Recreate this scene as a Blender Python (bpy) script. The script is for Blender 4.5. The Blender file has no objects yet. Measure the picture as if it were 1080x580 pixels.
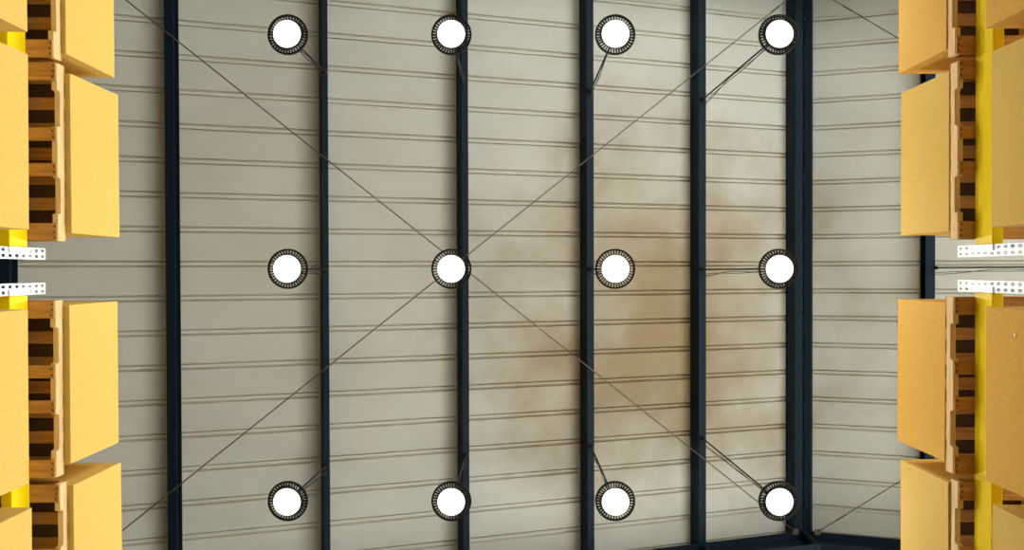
import bpy, bmesh, math, random
from mathutils import Vector, Matrix
random.seed(7)
S = bpy.context.scene
C = S.collection
F = 1040.0                 # focal length in pixels of the 1080 x 580 frame
CAM_Z = 1.2                # height of the lens above the floor
PITCH, ROLL = 0.0135, 0.003
PX, PY = 538.0, 286.0 + F*math.tan(PITCH)

# ------------------------------------------------------------------ camera
view = Vector((0, math.sin(PITCH), math.cos(PITCH)))
right = Vector((1, ROLL, 0)).normalized()
right = (right - right.dot(view)*view).normalized()
down = view.cross(right).normalized()
def at(x, y, D):
    """pixel of the photograph + height D above the lens -> world X, Y"""
    d = right*((x-PX)/F) + down*((y-PY)/F) + view
    d = d*(D/d.z)
    return d.x, d.y
def conv(X, Y, D):
    return at(538+F*X/D, 286+F*Y/D, D)
cd = bpy.data.cameras.new('camera'); cam = bpy.data.objects.new('camera', cd); C.objects.link(cam)
up = -down; back = -view
cam.matrix_world = Matrix(((right.x, up.x, back.x, 0), (right.y, up.y, back.y, 0), (right.z, up.z, back.z, CAM_Z), (0, 0, 0, 1)))
cd.sensor_fit = 'HORIZONTAL'; cd.sensor_width = 36; cd.lens = 36*F/1080
cd.shift_x = (540-PX)/1080; cd.shift_y = (PY-290)/1080
cd.clip_end = 300
S.camera = cam

# ------------------------------------------------------------------ materials
def mat(name, col, rough=.6, metal=0, spec=.5):
    m = bpy.data.materials.new(name); m.use_nodes = True
    b = m.node_tree.nodes['Principled BSDF']
    b.inputs['Base Color'].default_value = (*col, 1); b.inputs['Roughness'].default_value = rough
    b.inputs['Metallic'].default_value = metal; b.inputs['Specular IOR Level'].default_value = spec
    return m
def noise_mix(m, cola, colb, scale=(1, 1, 1), nscale=5, detail=4, lo=.35, hi=.65, bump=0, rough=None, obj_rand=0):
    nt = m.node_tree; n = nt.nodes; L = nt.links; b = n['Principled BSDF']
    tc = n.new('ShaderNodeTexCoord'); mp = n.new('ShaderNodeMapping'); mp.inputs['Scale'].default_value = scale
    L.new(tc.outputs['Object'], mp.inputs['Vector'])
    vec = mp.outputs['Vector']
    oi = n.new('ShaderNodeObjectInfo')
    ad = n.new('ShaderNodeVectorMath'); ad.operation = 'ADD'
    ml = n.new('ShaderNodeMath'); ml.operation = 'MULTIPLY'; ml.inputs[1].default_value = 40
    L.new(oi.outputs['Random'], ml.inputs[0]); L.new(vec, ad.inputs[0]); L.new(ml.outputs[0], ad.inputs[1])
    nz = n.new('ShaderNodeTexNoise'); nz.inputs['Scale'].default_value = nscale; nz.inputs['Detail'].default_value = detail
    L.new(ad.outputs[0], nz.inputs['Vector'])
    mr = n.new('ShaderNodeMapRange'); mr.inputs['From Min'].default_value = lo; mr.inputs['From Max'].default_value = hi
    L.new(nz.outputs['Fac'], mr.inputs['Value'])
    mx = n.new('ShaderNodeMix'); mx.data_type = 'RGBA'
    mx.inputs['A'].default_value = (*cola, 1); mx.inputs['B'].default_value = (*colb, 1)
    L.new(mr.outputs['Result'], mx.inputs['Factor'])
    out = mx.outputs['Result']
    if obj_rand:
        hs = n.new('ShaderNodeHueSaturation')
        r2 = n.new('ShaderNodeMapRange'); r2.inputs['To Min'].default_value = 1-obj_rand; r2.inputs['To Max'].default_value = 1+obj_rand
        L.new(oi.outputs['Random'], r2.inputs['Value']); L.new(r2.outputs['Result'], hs.inputs['Value'])
        L.new(out, hs.inputs['Color']); out = hs.outputs['Color']
    L.new(out, b.inputs['Base Color'])
    if bump:
        bp = n.new('ShaderNodeBump'); bp.inputs['Strength'].default_value = bump; bp.inputs['Distance'].default_value = .01
        L.new(nz.outputs['Fac'], bp.inputs['Height']); L.new(bp.outputs['Normal'], b.inputs['Normal'])
    return m
M = {}
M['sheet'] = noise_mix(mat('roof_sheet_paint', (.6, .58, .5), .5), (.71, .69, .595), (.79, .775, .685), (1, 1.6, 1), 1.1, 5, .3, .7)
def glow_tint(m, c, r, tint):
    # warm glow painted into the sheet colour, a tan patch with broken edges
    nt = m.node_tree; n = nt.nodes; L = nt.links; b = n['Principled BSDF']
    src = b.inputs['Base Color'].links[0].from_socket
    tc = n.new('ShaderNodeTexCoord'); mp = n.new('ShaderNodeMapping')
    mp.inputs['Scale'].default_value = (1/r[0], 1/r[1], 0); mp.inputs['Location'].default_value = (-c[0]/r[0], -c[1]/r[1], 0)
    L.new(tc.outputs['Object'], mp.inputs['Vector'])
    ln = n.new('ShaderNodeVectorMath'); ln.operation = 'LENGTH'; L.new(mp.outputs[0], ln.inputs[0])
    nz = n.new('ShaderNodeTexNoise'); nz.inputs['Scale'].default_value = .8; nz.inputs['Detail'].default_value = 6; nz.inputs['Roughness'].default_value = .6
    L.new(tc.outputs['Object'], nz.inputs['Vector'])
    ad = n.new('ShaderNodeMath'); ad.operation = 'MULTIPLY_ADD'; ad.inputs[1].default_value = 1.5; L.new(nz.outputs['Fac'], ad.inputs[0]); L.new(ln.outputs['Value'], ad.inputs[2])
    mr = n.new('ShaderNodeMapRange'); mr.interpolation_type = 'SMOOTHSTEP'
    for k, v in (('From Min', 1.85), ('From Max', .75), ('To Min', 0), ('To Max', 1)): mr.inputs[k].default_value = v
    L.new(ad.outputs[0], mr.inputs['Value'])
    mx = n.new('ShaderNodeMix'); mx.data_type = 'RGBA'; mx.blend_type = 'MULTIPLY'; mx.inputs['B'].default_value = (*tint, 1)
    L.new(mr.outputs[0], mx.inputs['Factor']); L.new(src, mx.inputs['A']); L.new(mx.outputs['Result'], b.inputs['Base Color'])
glow_tint(M['sheet'], (1.95, .65), (3.1, 3.0), (.54, .385, .20))
M['navy'] = mat('navy_steel_paint', (.0075, .021, .036), .55, 0, .18)
M['rod'] = mat('weathered_rod_steel', (.20, .16, .12), .6, .2)
M['card'] = noise_mix(mat('corrugated_cardboard', (.7, .45, .15), .8, 0, .06), (.61, .40, .088), (.72, .475, .118), (6, 8, 2.2), 9, 5, .2, .8, .025)
M['kraft'] = noise_mix(mat('orange_kraft_cardboard', (.7, .4, .08), .8, 0, .06), (.62, .34, .060), (.73, .415, .082), (6, 8, 2.2), 9, 5, .2, .8, .025)
M['wood'] = noise_mix(mat('pallet_wood', (.6, .36, .13), .8, 0, .2), (.37, .165, .038), (.56, .28, .075), (1.2, 14, 14), 3, 5, .3, .7, .15, obj_rand=.12)
M['wood_end'] = noise_mix(mat('pallet_stringer_wood', (.7, .46, .2), .8, 0, .2), (.66, .43, .17), (.80, .57, .27), (8, 1.2, 10), 3, 5, .3, .7, .15)
M['gap_shade'] = mat('gap_shade_brown', (.07, .035, .014), .8, 0, .2)  # dark colour stands in for shade in the gaps between deck boards
M['nail'] = mat('nail_steel', (.03, .022, .018), .6, .3)
M['yellow'] = noise_mix(mat('yellow_beam_enamel', (.9, .64, .004), .55, 0, .1), (.92, .66, .003), (.96, .71, .006), (1, 1, 1), 4, 3)
M['post'] = mat('pale_grey_powder_coat', (.70, .78, .86), .4, 0, .5)
M['black'] = mat('black_cast_aluminium', (.012, .011, .012), .5, 0, .3)
M['cable'] = mat('cable_rubber', (.02, .017, .014), .6)
M['concrete'] = noise_mix(mat('bounce_concrete_floor', (.5, .49, .46), .6), (.46, .45, .42), (.58, .57, .54), (1, 1, 1), .8, 6, .3, .7)
M['added_dark_floor'] = noise_mix(mat('dim_bounce_floor', (.12, .12, .12), .6), (.12, .118, .11), (.16, .157, .15), (1, 1, 1), .8, 6, .3, .7)
M['shade_wallp'] = noise_mix(mat('shade_wall_paint', (.2, .19, .17), .7), (.07, .062, .052), (.10, .09, .075), (1, 1, 1), 1.5, 3)
M['sticker'] = mat('pale_sticker_paper', (.9, .8, .5), .6)
m = bpy.data.materials.new('lit_lens'); m.use_nodes = True; nt = m.node_tree; nt.nodes.clear()
e = nt.nodes.new('ShaderNodeEmission'); o = nt.nodes.new('ShaderNodeOutputMaterial')
LAMP = 2.2
e.inputs['Color'].default_value = (1, .97, .90, 1); e.inputs['Strength'].default_value = LAMP
nt.links.new(e.outputs[0], o.inputs[0]); M['lens'] = m

# ------------------------------------------------------------------ mesh helpers
def add_box(bm, a, b):
    x0, y0, z0 = (min(a[i], b[i]) for i in range(3)); x1, y1, z1 = (max(a[i], b[i]) for i in range(3))
    v = [bm.verts.new(p) for p in ((x0, y0, z0), (x1, y0, z0), (x1, y1, z0), (x0, y1, z0), (x0, y0, z1), (x1, y0, z1), (x1, y1, z1), (x0, y1, z1))]
    for f in ((3, 2, 1, 0), (4, 5, 6, 7), (0, 1, 5, 4), (1, 2, 6, 5), (2, 3, 7, 6), (3, 0, 4, 7)):
        bm.faces.new([v[i] for i in f])
def add_tube(bm, pts, r, n=8):
    pts = [Vector(p) for p in pts]; rings = []
    for i, p in enumerate(pts):
        t = (pts[min(i+1, len(pts)-1)] - pts[max(i-1, 0)]).normalized()
        a = t.cross(Vector((0, 0, 1)) if abs(t.z) < .9 else Vector((1, 0, 0))).normalized(); b = t.cross(a)
        rings.append([bm.verts.new(p + r*(math.cos(k*2*math.pi/n)*a + math.sin(k*2*math.pi/n)*b)) for k in range(n)])
    for q, w in zip(rings, rings[1:]):
        for k in range(n): bm.faces.new((q[k], q[(k+1) % n], w[(k+1) % n], w[k]))
    bm.faces.new(rings[0][::-1]); bm.faces.new(rings[-1])
def add_lathe(bm, prof, n=40, close=False):
    rings = [[bm.verts.new((r*math.cos(k*2*math.pi/n), r*math.sin(k*2*math.pi/n), z)) for k in range(n)] for r, z in prof]
    pairs = list(zip(rings, rings[1:])) + ([(rings[-1], rings[0])] if close else [])
    for q, w in pairs:
        for k in range(n): bm.faces.new((q[k], q[(k+1) % n], w[(k+1) % n], w[k]))
    if not close:
        bm.faces.new(rings[0][::-1]); bm.faces.new(rings[-1])
def add_prism(bm, poly, f0, f1):
    """poly: list of 2-D points; f0/f1 map (u, v) to the two end points"""
    a = [bm.verts.new(f0(*p)) for p in poly]; b = [bm.verts.new(f1(*p)) for p in poly]; n = len(poly)
    for i in range(n): bm.faces.new((a[i], a[(i+1) % n], b[(i+1) % n], b[i]))
    bm.faces.new(a[::-1]); bm.faces.new(b)
def obj(name, bm, mt, parent=None, bevel=0, seg=2, smooth=False, solid=0):
    bmesh.ops.recalc_face_normals(bm, faces=bm.faces)
    me = bpy.data.meshes.new(name); bm.to_mesh(me); bm.free()
    me.materials.append(mt)
    if smooth:
        for p in me.polygons: p.use_smooth = True
    o = bpy.data.objects.new(name, me); C.objects.link(o)
    if parent: o.parent = parent
    if bevel:
        md = o.modifiers.new('bevel', 'BEVEL'); md.width = bevel; md.segments = seg; md.limit_method = 'ANGLE'; md.angle_limit = math.radians(40)
    if solid:
        md = o.modifiers.new('solid', 'SOLIDIFY'); md.thickness = solid; md.offset = 1
    return o
def tag(o, label=None, cat=None, group=None, kind=None):
    if label: o['label'] = label
    if cat: o['category'] = cat
    if group: o['group'] = group
    if kind: o['kind'] = kind
    return o
def empty(name, loc, rz=0):
    o = bpy.data.objects.new(name, None); C.objects.link(o); o.location = loc; o.rotation_euler = (0, 0, rz)
    o.empty_display_size = .1
    return o
def dup(o, parent=None):
    c = o.copy(); C.objects.link(c)
    if parent: c.parent = parent
    for ch in list(o.children): dup(ch, c)
    return c
def Z(D): return CAM_Z + D

# ------------------------------------------------------------------ roof geometry
SL = .391; ANG = math.atan(SL); CA, SA = math.cos(ANG), math.sin(ANG)
APEX = 3.875
D0 = 11.506                                    # purlin underside height: D0 + SL*X on the left slope
DA = D0 + SL*APEX
def db(X): return D0 + SL*X if X <= APEX else DA - SL*(X-APEX)
PH = .20                                       # purlin depth
DSH = PH/CA                                    # sheet above purlin underside
Y0, Y1 = -7.2, 7.2
X0, X1 = -6.7, 10.2

def sheet(xa, xb):
    per, y0, hw = .361, -.087, .037
    prof = []
    n = int(8/per)
    for k in range(-n, n+1):
        c = y0 + k*per
        if c-hw < Y0 or c+hw > Y1: continue
        prof += [(c-hw, 0), (c-hw+.007, .046), (c-hw+.015, .046), (c-hw+.023, .024),
                 (c+hw-.023, .024), (c+hw-.015, .046), (c+hw-.007, .046), (c+hw, 0)]
    prof = [(Y0, 0)] + prof + [(Y1, 0)]
    bm = bmesh.new(); rows = []
    sgn = -1 if xb <= APEX else 1              # the sheet's upward normal leans this way
    for i in range(2):
        X = (xa, xb)[i]; r = []
        for y, d in prof:
            Xp = X
            r.append(bm.verts.new((Xp, y, Z(db(X)+DSH + d/CA))))
        rows.append(r)
    for i in range(len(prof)-1):
        bm.faces.new((rows[0][i], rows[0][i+1], rows[1][i+1], rows[1][i]))
    return bm
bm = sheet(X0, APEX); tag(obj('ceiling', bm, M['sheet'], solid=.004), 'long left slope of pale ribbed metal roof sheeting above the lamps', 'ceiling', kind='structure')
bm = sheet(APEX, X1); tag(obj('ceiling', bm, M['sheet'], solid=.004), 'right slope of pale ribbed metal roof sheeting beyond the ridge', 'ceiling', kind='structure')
bm = bmesh.new(); add_box(bm, (-60, -60, -.1), (60, 60, 0)); tag(obj('floor', bm, M['concrete']), 'unseen grey concrete floor, made wide to bounce daylight upwards', 'floor', kind='structure')  # unseen ground, spread wide so daylight bounces up to the roof
bm = bmesh.new()
def end_shade_wall(name, xa, xb, yw, lab, xg):  # unseen end walls, added to keep daylight off the left roof strip
    bm = bmesh.new(); x = xa; ZG = 9
    while x < xb - .01:
        x2 = min(x+.36, xb); zt = min(Z(db(x)+DSH), Z(db(x2)+DSH)) - .12
        zb = 0 if x < xg else ZG
        add_box(bm, (x, yw-.03, zb), (x+.29, yw+.03, zt)); add_box(bm, (x+.29, yw-.015, zb), (x2, yw+.015, zt)); x += .36
    tag(obj(name, bm, M['shade_wallp']), lab, 'wall', kind='structure')
WX = 3.4
end_shade_wall('shade_wall_front', X0, X1, Y1+.04, 'unseen dark end wall past the lower racks, added to shape the daylight', WX)
end_shade_wall('shade_wall_back', X0, X1, Y0-.04, 'unseen dark end wall past the upper racks, added to shape the daylight', WX)
bm2 = bmesh.new(); add_box(bm2, (X0, Y0, .001), (X1, Y1, .02)); tag(obj('floor', bm2, M['added_dark_floor']), 'unseen dark hall floor added to cut light bounced from below', 'floor', kind='structure')  # dark inner floor added so pallet and box undersides get less bounce
bm = bmesh.new(); yy = Y0
while yy < Y1 - .01:
    zt = Z(db(X1)+DSH)-.01
    add_box(bm, (X1, yy, 9), (X1+.06, yy+.3, zt)); add_box(bm, (X1, yy+.3, 9), (X1+.03, yy+.36, zt)); yy += .36
tag(obj('shade_wall_right', bm, M['shade_wallp']), 'unseen dark wall above the right side opening, added to block sky light', 'wall', kind='structure')  # unseen upper wall added to keep sky light off the left boxes
bm = bmesh.new(); yy = Y0
while yy < Y1 - .01:                            # unseen wall added to darken the left roof, shallow vertical corrugation
    add_box(bm, (X0-.06, yy, 0), (X0, yy+.3, Z(db(X0)+DSH)-.01)); add_box(bm, (X0-.06, yy+.3, 0), (X0-.03, yy+.36, Z(db(X0)+DSH)-.01)); yy += .36
tag(obj('shade_wall_left', bm, M['shade_wallp']), 'unseen dark side wall added to shade the roof behind the left racks', 'wall', kind='structure')

def c_profile(w, h, t=.006, lip=.02):
    # open to +u, web at -u ; v runs downwards from 0 (sheet) to h
    a, b = -w/2, w/2
    return [(a, 0), (b, 0), (b, lip), (b-t, lip), (b-t, t), (a+t, t), (a+t, h-t), (b-t, h-t), (b-t, h-lip), (b, h-lip), (b, h), (a, h)]
def i_profile(w, h, t=.012, wt=.01):
    a, b = -w/2, w/2
    return [(a, 0), (b, 0), (b, t), (wt/2, t), (wt/2, h-t), (b, h-t), (b, h), (a, h), (a, h-t), (-wt/2, h-t), (-wt/2, t), (a, t)]
def purlin(X, w, h, tilt, label, prof=None, flip=False, group='purlins under the roof sheeting'):
    """X: centre of the lower flange; tilt +1 leans with the left slope, -1 with the right one, 0 upright"""
    o = empty('purlin', (X, 0, Z(db(X)) + (-.001 if tilt else .025)))
    P = (prof or c_profile)(w, h)
    if flip: P = [(-u, v) for u, v in P]
    c, s = (CA, SA*tilt) if tilt else (1, 0)
    def fm(y):
        def f(u, v):
            v -= h                              # 0 at lower flange, -h at the sheet
            return (u*c + v*s, y, -v*c + u*s)
        return f
    bm = bmesh.new(); add_prism(bm, P, fm(Y0), fm(Y1))
    obj('section', bm, M['navy'], o)
    # cleats that seat the purlin on the rafters
    for yc in (-3.72, 3.55):
        bm = bmesh.new(); q = [(-w/2-.008, h*.15), (-w/2, h*.15), (-w/2, h), (-w/2-.008, h)]
        if flip: q = [(-u, v) for u, v in q]
        add_prism(bm, q, fm(yc-.05), fm(yc+.05)); obj('cleat', bm, M['navy'], o)
    return tag(o, label, 'roof beam', group, 'thing')
PUR = [-2.0, -.51, .97, 2.43]
purlin(-4.93, .11, .165, 0, 'dark navy roof beam glimpsed at the far left between the racks', i_profile)
purlin(-3.50, .097, .165, 0, 'wide navy roof beam next to the left rack, shaded panel on its left', i_profile)
purlin(PUR[0], .06, PH, 1, 'thin navy purlin carrying the leftmost column of lamps')
purlin(PUR[1], .075, PH, 1, 'narrow navy purlin behind the second column of lamps from left')
purlin(PUR[2], .09, PH, 1, 'navy purlin just left of the third column of lamps')
purlin(PUR[3], .105, PH, 1, 'navy purlin left of the ridge with long lamp chains tied to it')
purlin(3.805, .115, PH, 1, 'broad navy ridge beam, left one of the ridge pair')
purlin(3.93, .085, PH, -1, 'slim navy ridge beam, right one of the ridge pair', flip=True)
purlin(5.32, .12, .165, 0, 'navy roof beam near the right rack, seen in the gap between its posts', i_profile)

def rafter(yc, label):
    o = empty('rafter', (APEX, yc, Z(DA)))
    H, W, T = .62, .22, .016
    xl, xr = X0+.05, X1-.1
    bm = bmesh.new()
    def seg(z0, z1, w):
        P = [(xl, db(xl)-z0), (APEX, DA-z0), (xr, db(xr)-z0), (xr, db(xr)-z1), (APEX, DA-z1), (xl, db(xl)-z1)]
        add_prism(bm, P, lambda u, v: (u-APEX, -w/2, v-DA), lambda u, v: (u-APEX, w/2, v-DA))
    seg(.002, T, W); seg(T, H-T, .01); seg(H-T, H, W)
    obj('girder', bm, M['navy'], o)
    for x in [-5, -3.5, -2, -.5, 1, 2.45, 5.3, 6.8, 8.3]:
        bm = bmesh.new(); z = db(x)-DA
        add_box(bm, (x-APEX-.006, -W/2+.01, z-H+.04), (x-APEX+.006, W/2-.01, z-.03)); obj('stiffener', bm, M['navy'], o)
    for x in (xl+.12, xr-.12):
        bm = bmesh.new(); zt = Z(db(x))-H-.06
        for a, b in (((-.12, -W/2), (-.10, W/2)), ((-.10, -.005), (.10, .005)), ((.10, -W/2), (.12, W/2))):
            add_box(bm, (x-APEX+a[0], a[1], .021-Z(DA)), (x-APEX+b[0], b[1], zt-Z(DA)))
        obj('column', bm, M['navy'], o)
    bm = bmesh.new(); add_box(bm, (-.03, -W/2+.002, -H-.02), (.03, W/2-.002, -.02)); obj('ridge_plate', bm, M['navy'], o)
    return tag(o, label, 'rafter', 'portal rafters', 'thing')
rafter(3.45+.11, 'dark navy steel rafter crossing under the ridge at the bottom edge')
rafter(-3.62-.11, 'dark navy steel rafter at the top end of the bay')

def brace(a, b, label, dz=.03):
    a = Vector((a[0], a[1], Z(db(a[0])-dz))); b = Vector((b[0], b[1], Z(db(b[0])-dz)))
    o = empty('bracing_rod', a)
    bm = bmesh.new(); add_tube(bm, [(0, 0, 0), b-a], .0068, 8); obj('rod', bm, M['rod'], o, smooth=True)
    d = (b-a).normalized()
    bm = bmesh.new(); add_tube(bm, [d*.3, d*.45], .011, 8); obj('turnbuckle', bm, M['rod'], o)
    for k in (0, 1):
        bm = bmesh.new(); p = (b-a)*k
        add_box(bm, p-Vector((.035, .035, .006)), p+Vector((.035, .035, .006))); obj('anchor_plate', bm, M['rod'], o)
    return tag(o, label, 'bracing rod', 'diagonal roof bracing', 'thing')
def pr(x, y):
    D = 11.5
    for _ in range(30):
        X, Y = at(x, y, D); D = .5*D + .5*(db(X)-.035)
    return X, Y
def line_to(p, q, y):
    t = (y-p[1])/(q[1]-p[1]); return (p[0]+(q[0]-p[0])*t, y)
a, b = pr(185, 41.5), pr(842, 563); brace(line_to(a, b, 3.44), line_to(a, b, -3.60), 'thin bracing rod from upper left down to the ridge at lower right')
a, b = pr(185, 515), pr(800, 24); brace(line_to(a, b, -3.60), line_to(a, b, 3.44), 'thin bracing rod from lower left up to the ridge at upper right', .048)
a, b = pr(881, 1), pr(947, 40); p0 = line_to(a, b, -3.60)
brace(p0, line_to(a, b, .9), 'short visible bracing rod right of the ridge at the top')
a, b = pr(860, 562), pr(947, 508.5); brace(line_to(a, b, 3.44), line_to(a, b, -.9), 'short visible bracing rod right of the ridge at the bottom', .048)

# ------------------------------------------------------------------ lamps
LD = 9.0
def make_lamp():
    o = empty('high_bay_lamp', (0, 0, 0))
    bm = bmesh.new(); add_lathe(bm, [(.02, -.004), (.10, -.003), (.119, 0), (.125, .007), (.125, .012), (.02, .016)], 64); obj('lens', bm, M['lens'], o, smooth=False)
    bm = bmesh.new(); add_lathe(bm, [(.03, .013), (.1255, .013), (.1255, .005), (.1285, .005), (.1285, .02), (.11, .045), (.10, .08), (.085, .20), (.03, .205)], 48); obj('housing', bm, M['black'], o)
    bm = bmesh.new(); add_lathe(bm, [(.168, .026), (.183, .026), (.185, .045), (.183, .062), (.168, .062)], 48, True); obj('rim', bm, M['black'], o)
    bm = bmesh.new(); n = 38
    for k in range(n):
        t = 2*math.pi*k/n; c, s = math.cos(t), math.sin(t); w = .0046
        P = [(.105, .03), (.170, .03), (.170, .058), (.09, .11)]
        add_prism(bm, P, lambda u, v: (u*c-w*s, u*s+w*c, v), lambda u, v: (u*c+w*s, u*s-w*c, v))
    obj('heat_sink_fins', bm, M['black'], o)
    bm = bmesh.new(); ring = [(.022*math.cos(k*math.pi/8), 0, .226+.022*math.sin(k*math.pi/8)) for k in range(17)]
    add_tube(bm, ring, .005, 6); obj('hanging_eye', bm, M['black'], o)
    light(o)
    return o
def light(o):
    ld = bpy.data.lights.get('lamp_light') or bpy.data.lights.new('lamp_light', 'AREA')
    ld.shape = 'DISK'; ld.size = .15; ld.energy = LAMP_W; ld.color = (1, .96, .88)
    lo = bpy.data.objects.new('lamp_light', ld); C.objects.link(lo); lo.parent = o; lo.location = (0, 0, -.008)
LAMP_W = 25.5
lamp0 = make_lamp()
rows = {'top': 35.5, 'middle': 283.5, 'bottom': 529.5}
cols = [(302.5, PUR[0]), (475.8, PUR[1]), (649.3, PUR[2]), (822.5, PUR[3])]
cn = ['leftmost column', 'second column from left', 'third column from left', 'column beside the ridge']
first = True
def hang(o, X, Y, px, i):
    """chain, slack flex and clamp from the lamp's eye up to the purlin"""
    zt = db(px) - LD
    dx = px - X
    bm = bmesh.new(); add_tube(bm, [(0, 0, .24), (dx, 0, zt-.045)], .0095, 6); obj('suspension_rod', bm, M['cable'], o)
    sd = 1 if i % 2 else -1
    for q, (off, sag) in enumerate(((.05, .02), (.065, .045))):
        pts = []
        for k in range(21):
            t = k/20; w = math.sin(math.pi*t)
            pts.append((dx*t + sd*.012*w*math.sin(7*t+q), off*(.25+t) + sag*w*math.sin(5*t+2*q)*.6, .20 + (zt-.02-.20)*t))
        bm = bmesh.new(); add_tube(bm, pts, .0042, 5); obj('power_cable', bm, M['cable'], o, smooth=True)
    bm = bmesh.new(); add_box(bm, (dx-.02, -.022, zt-.05), (dx+.02, .022, zt-.0005)); obj('purlin_clamp', bm, M['black'], o, bevel=.004)
for rn, ry in rows.items():
    for ci, (cx, px) in enumerate(cols):
        X, Y = at(cx - (cx-538)*.0, ry, LD)
        o = lamp0 if first else None
        if o is None:
            o = empty('high_bay_lamp', (0, 0, 0))
            for ch in [c for c in lamp0.children if c.name.split('.')[0] in ('lens', 'housing', 'rim', 'heat_sink_fins', 'hanging_eye')]:
                dup(ch, o)
            light(o)
        first = False
        o.location = (X, Y, Z(LD)); 
        hang(o, X, Y, px, ci)
        tag(o, 'round lit high bay lamp with black finned rim, %s row, %s' % (rn, cn[ci]), 'lamp', 'high bay lamps', 'thing')
o = empty('high_bay_lamp', (0, 0, 0))
for ch in [c for c in lamp0.children if c.name.split('.')[0] in ('lens', 'housing', 'rim', 'heat_sink_fins', 'hanging_eye')]: dup(ch, o)
light(o)
X, Y = at(538+5.40*F/LD, 281, LD); o.location = (X, Y, Z(LD)); hang(o, X, Y, 5.36, 1)
tag(o, 'lamp beyond the right rack, only its black rod and cables seen between posts', 'lamp', 'high bay lamps', 'thing')

# ------------------------------------------------------------------ pallets and boxes
PL, PD, PHT = 1.22, 1.016, .144
def make_pallet():
    """front stringer face at local x = 0, depth towards +x, length along y (centred), bottom at z = 0"""
    o = empty('pallet', (0, 0, 0)); h = PL/2
    n1, n2 = (.185, .435), (.785, 1.035)
    for x in (0, .489, .978):
        P = [(0, .02)]
        for a, b in (n1, n2):
            P += [(a, .02), (a, .052), (a+.012, .064), (b-.012, .064), (b, .052), (b, .02)]
        P += [(PL, .02), (PL, .122), (0, .122)]
        bm = bmesh.new(); add_prism(bm, P, lambda u, v: (x, u-h, v), lambda u, v: (x+.038, u-h, v)); obj('stringer', bm, M['wood_end'], o, bevel=.002, seg=1)
    for a, b in ((0, .122), (.445, .533), (.687, .775), (PL-.122, PL)):
        bm = bmesh.new(); add_box(bm, (.003, a-h, 0), (PD-.003, b-h, .02)); bd = obj('bottom_board', bm, M['wood'], o, bevel=.002, seg=1)
        bm = bmesh.new(); k = 3 if b-a > .1 else 2
        for x in (.019, .508, .997):
            for q in range(k):
                y = a-h + (b-a)*(q+.6)/(k+.2)
                xx = x + random.uniform(-.005, .005); r = .0065
                add_tube(bm, [(xx, y, -.0022), (xx, y, .004)], r, 8)
        obj('nails', bm, M['nail'], bd)
    bm = bmesh.new(); add_box(bm, (.03, .02-h, PHT-.004), (PD-.03, PL-.02-h, PHT-.0005)); obj('gap_shade_sheet', bm, M['gap_shade'], o)['label'] = 'dark brown sheet added as painted shade between the top boards'
    for a, b in ((0, .122), (.218, .304), (.397, .483), (.567, .653), (.737, .823), (.916, 1.002), (PL-.122, PL)):
        bm = bmesh.new(); add_box(bm, (.002, a-h, .122), (PD-.002, b-h, PHT)); obj('top_board', bm, M['wood'], o, bevel=.002, seg=1)
    return o
BH = .85
def make_box(L, W=1.02):
    """bottom centre of the front edge at origin; body of slightly bowed panels with meeting flaps above and below"""
    bm = bmesh.new(); n, m_ = 10, 8
    def pt(face, u, v):
        bow = .006*math.sin(math.pi*u)*math.sin(math.pi*v)
        y = -L/2 + L*u
        if face == 'front': return (-bow, y, .004+(BH-.008)*v)
        if face == 'back': return (W+bow, y, .004+(BH-.008)*v)
        if face == 'end0': return (W*u, -L/2-bow, .004+(BH-.008)*v)
        if face == 'end1': return (W*u, L/2+bow, .004+(BH-.008)*v)
    for f in ('front', 'end1', 'back', 'end0'):
        g = [[bm.verts.new(pt(f, i/n, j/m_)) for j in range(m_+1)] for i in range(n+1)]
        for i in range(n):
            for j in range(m_): bm.faces.new((g[i][j], g[i+1][j], g[i+1][j+1], g[i][j+1]))
    bmesh.ops.remove_doubles(bm, verts=bm.verts, dist=.0005)
    for z0, z1 in ((0, .004), (BH-.004, BH)):   # the two outer flaps meet in a seam along the middle
        add_box(bm, (.0, -L/2, z0), (W/2-.003, L/2, z1)); add_box(bm, (W/2+.003, -L/2, z0), (W, L/2, z1))
    return obj('cardboard_box', bm, M['card'], bevel=.004, seg=2)
pal0 = None
boxmesh = {}
DB = 6.9                                       # underside of the upper boxes
D1 = 5.45                                      # underside of the lower boxes
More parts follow.
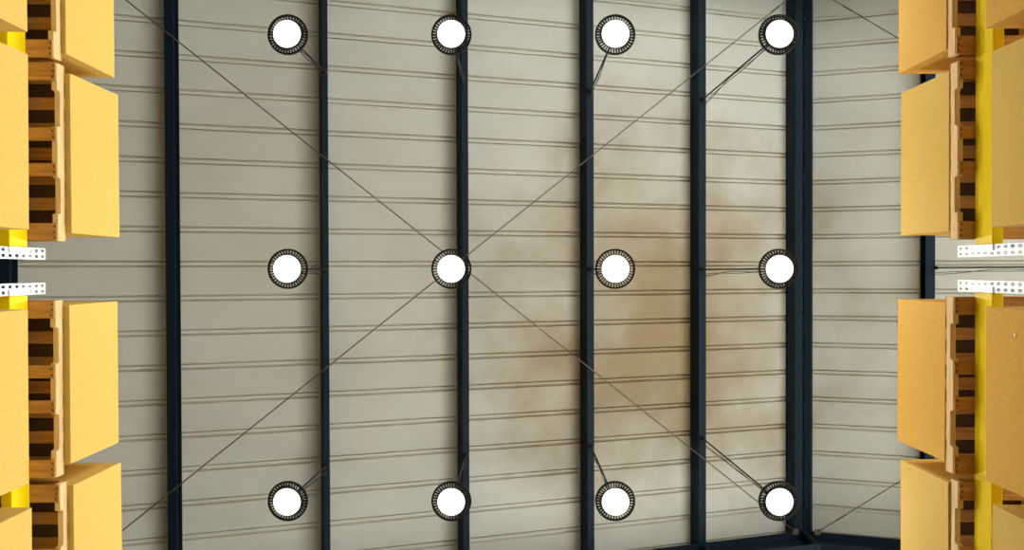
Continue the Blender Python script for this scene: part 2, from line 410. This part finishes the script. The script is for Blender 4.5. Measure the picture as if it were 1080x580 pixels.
def place(side, level, k, yb, xb, yp, xp):
    """side -1 left / +1 right; yb: Y range of the box, xb: |X| of its front, same for the pallet"""
    global pal0
    D = DB if level else D1
    X, Yc = conv(side*xb, (yb[0]+yb[1])/2, D)
    L = 1.115
    b0 = boxmesh.get('b')
    if b0 is None: b0 = boxmesh['b'] = make_box(L); b = b0
    else: b = b0.copy(); C.objects.link(b)
    rz = (math.pi if side < 0 else 0) + math.radians(random.uniform(-.35, .35))
    if side > 0 and k in (0, 2):                # these cartons are of a browner board
        b.material_slots[0].link = 'OBJECT'; b.material_slots[0].material = M['kraft']
    b.location = (X, Yc, Z(D)); b.rotation_euler = (0, 0, rz)
    Xp, Ycp = conv(side*xp, (yp[0]+yp[1])/2, D-.144)
    if pal0 is None: p = pal0 = make_pallet()
    else: p = dup(pal0)
    p.location = (Xp, Ycp, Z(D-PHT)); p.rotation_euler = (0, 0, (math.pi if side < 0 else 0) + math.radians(random.uniform(-.25, .25)))
    sn = 'left' if side < 0 else 'right'
    pos = ['cut by the top edge', 'just above the middle gap', 'just below the middle gap', 'cut by the bottom edge'][k]
    tier = 'upper' if level else 'lower'
    tag(b, '%s cardboard box, %s tier at the %s, %s' % ('browner' if side > 0 and k in (0, 2) else 'yellowish tan', tier, sn, pos), 'box', 'cardboard boxes on the racks', 'thing')
    tag(p, 'wooden pallet under %s tier box at the %s, %s' % (tier, sn, pos), 'pallet', 'wooden pallets on the racks', 'thing')
    return b, p
LB = [((-2.64, -1.525), 3.115), ((-1.385, -.265), 3.075), ((.235, 1.35), 3.08), ((1.497, 2.61), 3.05)]
LP = [((-2.69, -1.472), 3.142), ((-1.432, -.206), 3.11), ((.204, 1.418), 3.12), ((1.46, 2.68), 3.087)]
RB = [((-2.67, -1.555), 3.055), ((-1.397, -.282), 3.072), ((.217, 1.333), 3.044), ((1.475, 2.59), 3.067)]
RP = [((-2.715, -1.495), 3.057), ((-1.44, -.224), 3.074), ((.182, 1.39), 3.044), ((1.445, 2.665), 3.075)]
LB1 = [((-2.65, -1.535), 3.093), ((-1.384, -.268), 3.077), ((.242, 1.36), 3.077), ((1.503, 2.62), 3.05)]
RB1 = [((-2.67, -1.557), 3.047), ((-1.4, -.283), 3.078), ((.226, 1.338), 3.04), ((1.486, 2.6), 3.075)]
def low(v, D): # positions of the lower tier were read at the box tops (height 6.3)
    return v
for k in range(4):
    place(-1, 1, k, LB[k][0], LB[k][1], LP[k][0], LP[k][1])
    place(1, 1, k, RB[k][0], RB[k][1], RP[k][0], RP[k][1])
    place(-1, 0, k, LB1[k][0], LB1[k][1], LP[k][0], LB1[k][1]+.03)
    b, p = place(1, 0, k, RB1[k][0], RB1[k][1], RP[k][0], RB1[k][1]+.005)
    if k == 2:
        sb = b
sbm = bmesh.new(); add_lathe(sbm, [(.004, -.0012), (.011, -.0012), (.011, .0008), (.004, .0008)], 20)
sx, sy = at(1071.5, 353, 5.93)
st = obj('sticker', sbm, M['sticker'], sb)
st.rotation_euler = (0, -math.pi/2, 0); st.location = (-.007, sy - sb.location.y, 5.93-D1); st['label'] = 'small pale round sticker'

# ------------------------------------------------------------------ racks
TOPD = 7.01; PW, PDP, PITCH_H = .080, .09, .09
def perf(bm, x, y0, cols, z0, nz, cw, ch, r, t=.003, nseg=8, stretch=1.0):
    """perforated plate in the plane X = x: cols cells of cw x ch, octagonal holes of radius r, nz cells upwards from z0"""
    for i in range(cols):
        for j in range(nz):
            cy, cz = y0 + cw*(i+.5), z0 + ch*(j+.5)
            outer, inner = [], []
            for k in range(nseg):
                a = 2*math.pi*(k+.5)/nseg; c, s = math.cos(a), math.sin(a)
                q = 1/max(abs(c)/(cw/2), abs(s)/(ch/2)); outer.append((cy+q*c, cz+q*s)); inner.append((cy+r*c, cz+r*stretch*s))
            corners = {}
            for f0, xx in ((0, x), (1, x+t)):
                vo = [bm.verts.new((xx, *p)) for p in outer]; vi = [bm.verts.new((xx, *p)) for p in inner]
                cn_ = [bm.verts.new((xx, cy+sy_*cw/2, cz+sz_*ch/2)) for sy_, sz_ in ((1, 1), (-1, 1), (-1, -1), (1, -1))]
                for k in range(nseg):
                    k2 = (k+1) % nseg
                    a0 = 2*math.pi*(k+.5)/nseg; a1 = 2*math.pi*(k+1.5)/nseg
                    ins = None
                    for ci, (sy_, sz_) in enumerate(((1, 1), (-1, 1), (-1, -1), (1, -1))):
                        ac = math.atan2(sz_*ch, sy_*cw) % (2*math.pi)
                        lo, hi = a0 % (2*math.pi), a0 % (2*math.pi) + (a1-a0)
                        if lo < ac < hi or lo < ac+2*math.pi < hi: ins = cn_[ci]
                    fs = [vo[k]] + ([ins] if ins else []) + [vo[k2], vi[k2], vi[k]]
                    bm.faces.new(fs)
                corners[f0] = vi
            for k in range(nseg):
                k2 = (k+1) % nseg
                bm.faces.new((corners[0][k], corners[0][k2], corners[1][k2], corners[1][k]))
    bmesh.ops.remove_doubles(bm, verts=bm.verts, dist=.0002)
H = Z(TOPD)
def make_upright_mesh():
    """front face at x = 0, channel towards +x, width along y centred, foot at z = 0"""
    bm = bmesh.new(); nz = int(H/PITCH_H)
    zb = H - nz*PITCH_H
    perf(bm, 0, -PW/2, 2, zb, nz, PW/2, PITCH_H, .0125, stretch=2.1)
    add_box(bm, (0, -PW/2, 0), (.003, PW/2, zb))
    add_box(bm, (.0031, -PW/2, 0), (PDP, -PW/2+.003, H)); add_box(bm, (.0031, PW/2-.003, 0), (PDP, PW/2, H))
    add_box(bm, (PDP-.003, -PW/2+.003, 0), (PDP, -PW/2+.022, H)); add_box(bm, (PDP-.003, PW/2-.022, 0), (PDP, PW/2-.003, H))
    bmesh.ops.recalc_face_normals(bm, faces=bm.faces)
    me = bpy.data.meshes.new('upright'); bm.to_mesh(me); bm.free(); me.materials.append(M['post']); return me
upm = make_upright_mesh()
BT = {1: DB-PHT, 0: D1-PHT}
BHT = .245; BW = .075
def rack(side, half, xf, ynear, label):
    """xf: |X| of the front posts, ynear: Y of the post next to the middle gap, half -1 towards the top of the photo"""
    X, Yn = conv(side*xf, ynear, TOPD)
    yfar = Yn + half*2.80
    o = empty('pallet_rack', (X, (Yn+yfar)/2, 0)); yo = (Yn+yfar)/2
    DEP = 1.02
    def add_mesh(name, me, loc, rz):
        c = bpy.data.objects.new(name, me); C.objects.link(c); c.parent = o; c.location = loc; c.rotation_euler = (0, 0, rz); return c
    for y in (Yn, yfar):
        add_mesh('upright', upm, (0, y-yo, 0), math.pi if side < 0 else 0)
        add_mesh('upright', upm, (side*DEP, y-yo, 0), 0 if side < 0 else math.pi)
        # horizontal and diagonal frame braces
        bm = bmesh.new(); zs = [.2 + 1.25*q for q in range(6)]
        for q, z in enumerate(zs):
            add_box(bm, (side*.04, y-yo-.012, z), (side*(DEP-.04), y-yo+.012, z+.03))
            if q < len(zs)-1:
                e0, e1 = (.05, DEP-.05) if q % 2 else (DEP-.05, .05)
                add_tube(bm, [(side*e0, y-yo, z+.03), (side*e1, y-yo, zs[q+1])], .013, 6)
        obj('frame_brace', bm, M['post'], o)
        for xx in (0, side*DEP):
            bm = bmesh.new(); add_box(bm, (xx-.07, y-yo-.07, 0), (xx+.07, y-yo+.07, .006)); obj('foot_plate', bm, M['post'], o)
    for lv in (1, 0):
        zt = Z(BT[lv])
        for front in (1, 0):
            xa = side*.001 if front else side*(DEP-BW-.001)
            ya, yb = sorted((Yn-yo + half*PW/2, yfar-yo - half*PW/2))
            bm = bmesh.new(); add_box(bm, (xa, ya+.001, zt-BHT), (xa+side*BW, yb-.001, zt-.0005))
            bo = obj('beam', bm, M['yellow'], o, bevel=.007, seg=3)
            for y, s in ((ya, -1), (yb, 1)):
                bm = bmesh.new(); xx = (-side*.0065 if front else side*DEP + (.0025 if side > 0 else -.0065))
                w = .040
                yy0 = y if s > 0 else y-w
                perf(bm, xx if not (front and side < 0) else .0035, yy0, 1, zt-BHT-.02, 3, w, .092, .003, .003)
                obj('end_connector', bm, M['post'], bo)
    return tag(o, label, 'pallet rack', 'pallet racks along the aisle', 'thing')
rack(-1, -1, 3.303, -.1225, 'upper left pallet rack with yellow beams and pale perforated posts')
rack(-1, 1, 3.303, .1225, 'lower left pallet rack with yellow beams and pale perforated posts')
rack(1, -1, 3.183, -.139, 'upper right pallet rack with yellow beams and bright perforated posts')
rack(1, 1, 3.183, .1025, 'lower right pallet rack with yellow beams and bright perforated posts')

# ------------------------------------------------------------------ light
w = bpy.data.worlds.new('world'); S.world = w; w.use_nodes = True
bg = w.node_tree.nodes['Background']; bg.inputs['Color'].default_value = (.93, .98, 1, 1); bg.inputs['Strength'].default_value = 6.3
S.view_settings.view_transform = 'Standard'; S.view_settings.look = 'None'; S.view_settings.gamma = 1; S.view_settings.exposure = 0
S.view_settings.use_curve_mapping = False
S.render.engine = 'CYCLES'
S.cycles.use_denoising = True
S.cycles.max_bounces = 8; S.cycles.diffuse_bounces = 5
S.cycles.sample_clamp_indirect = 8
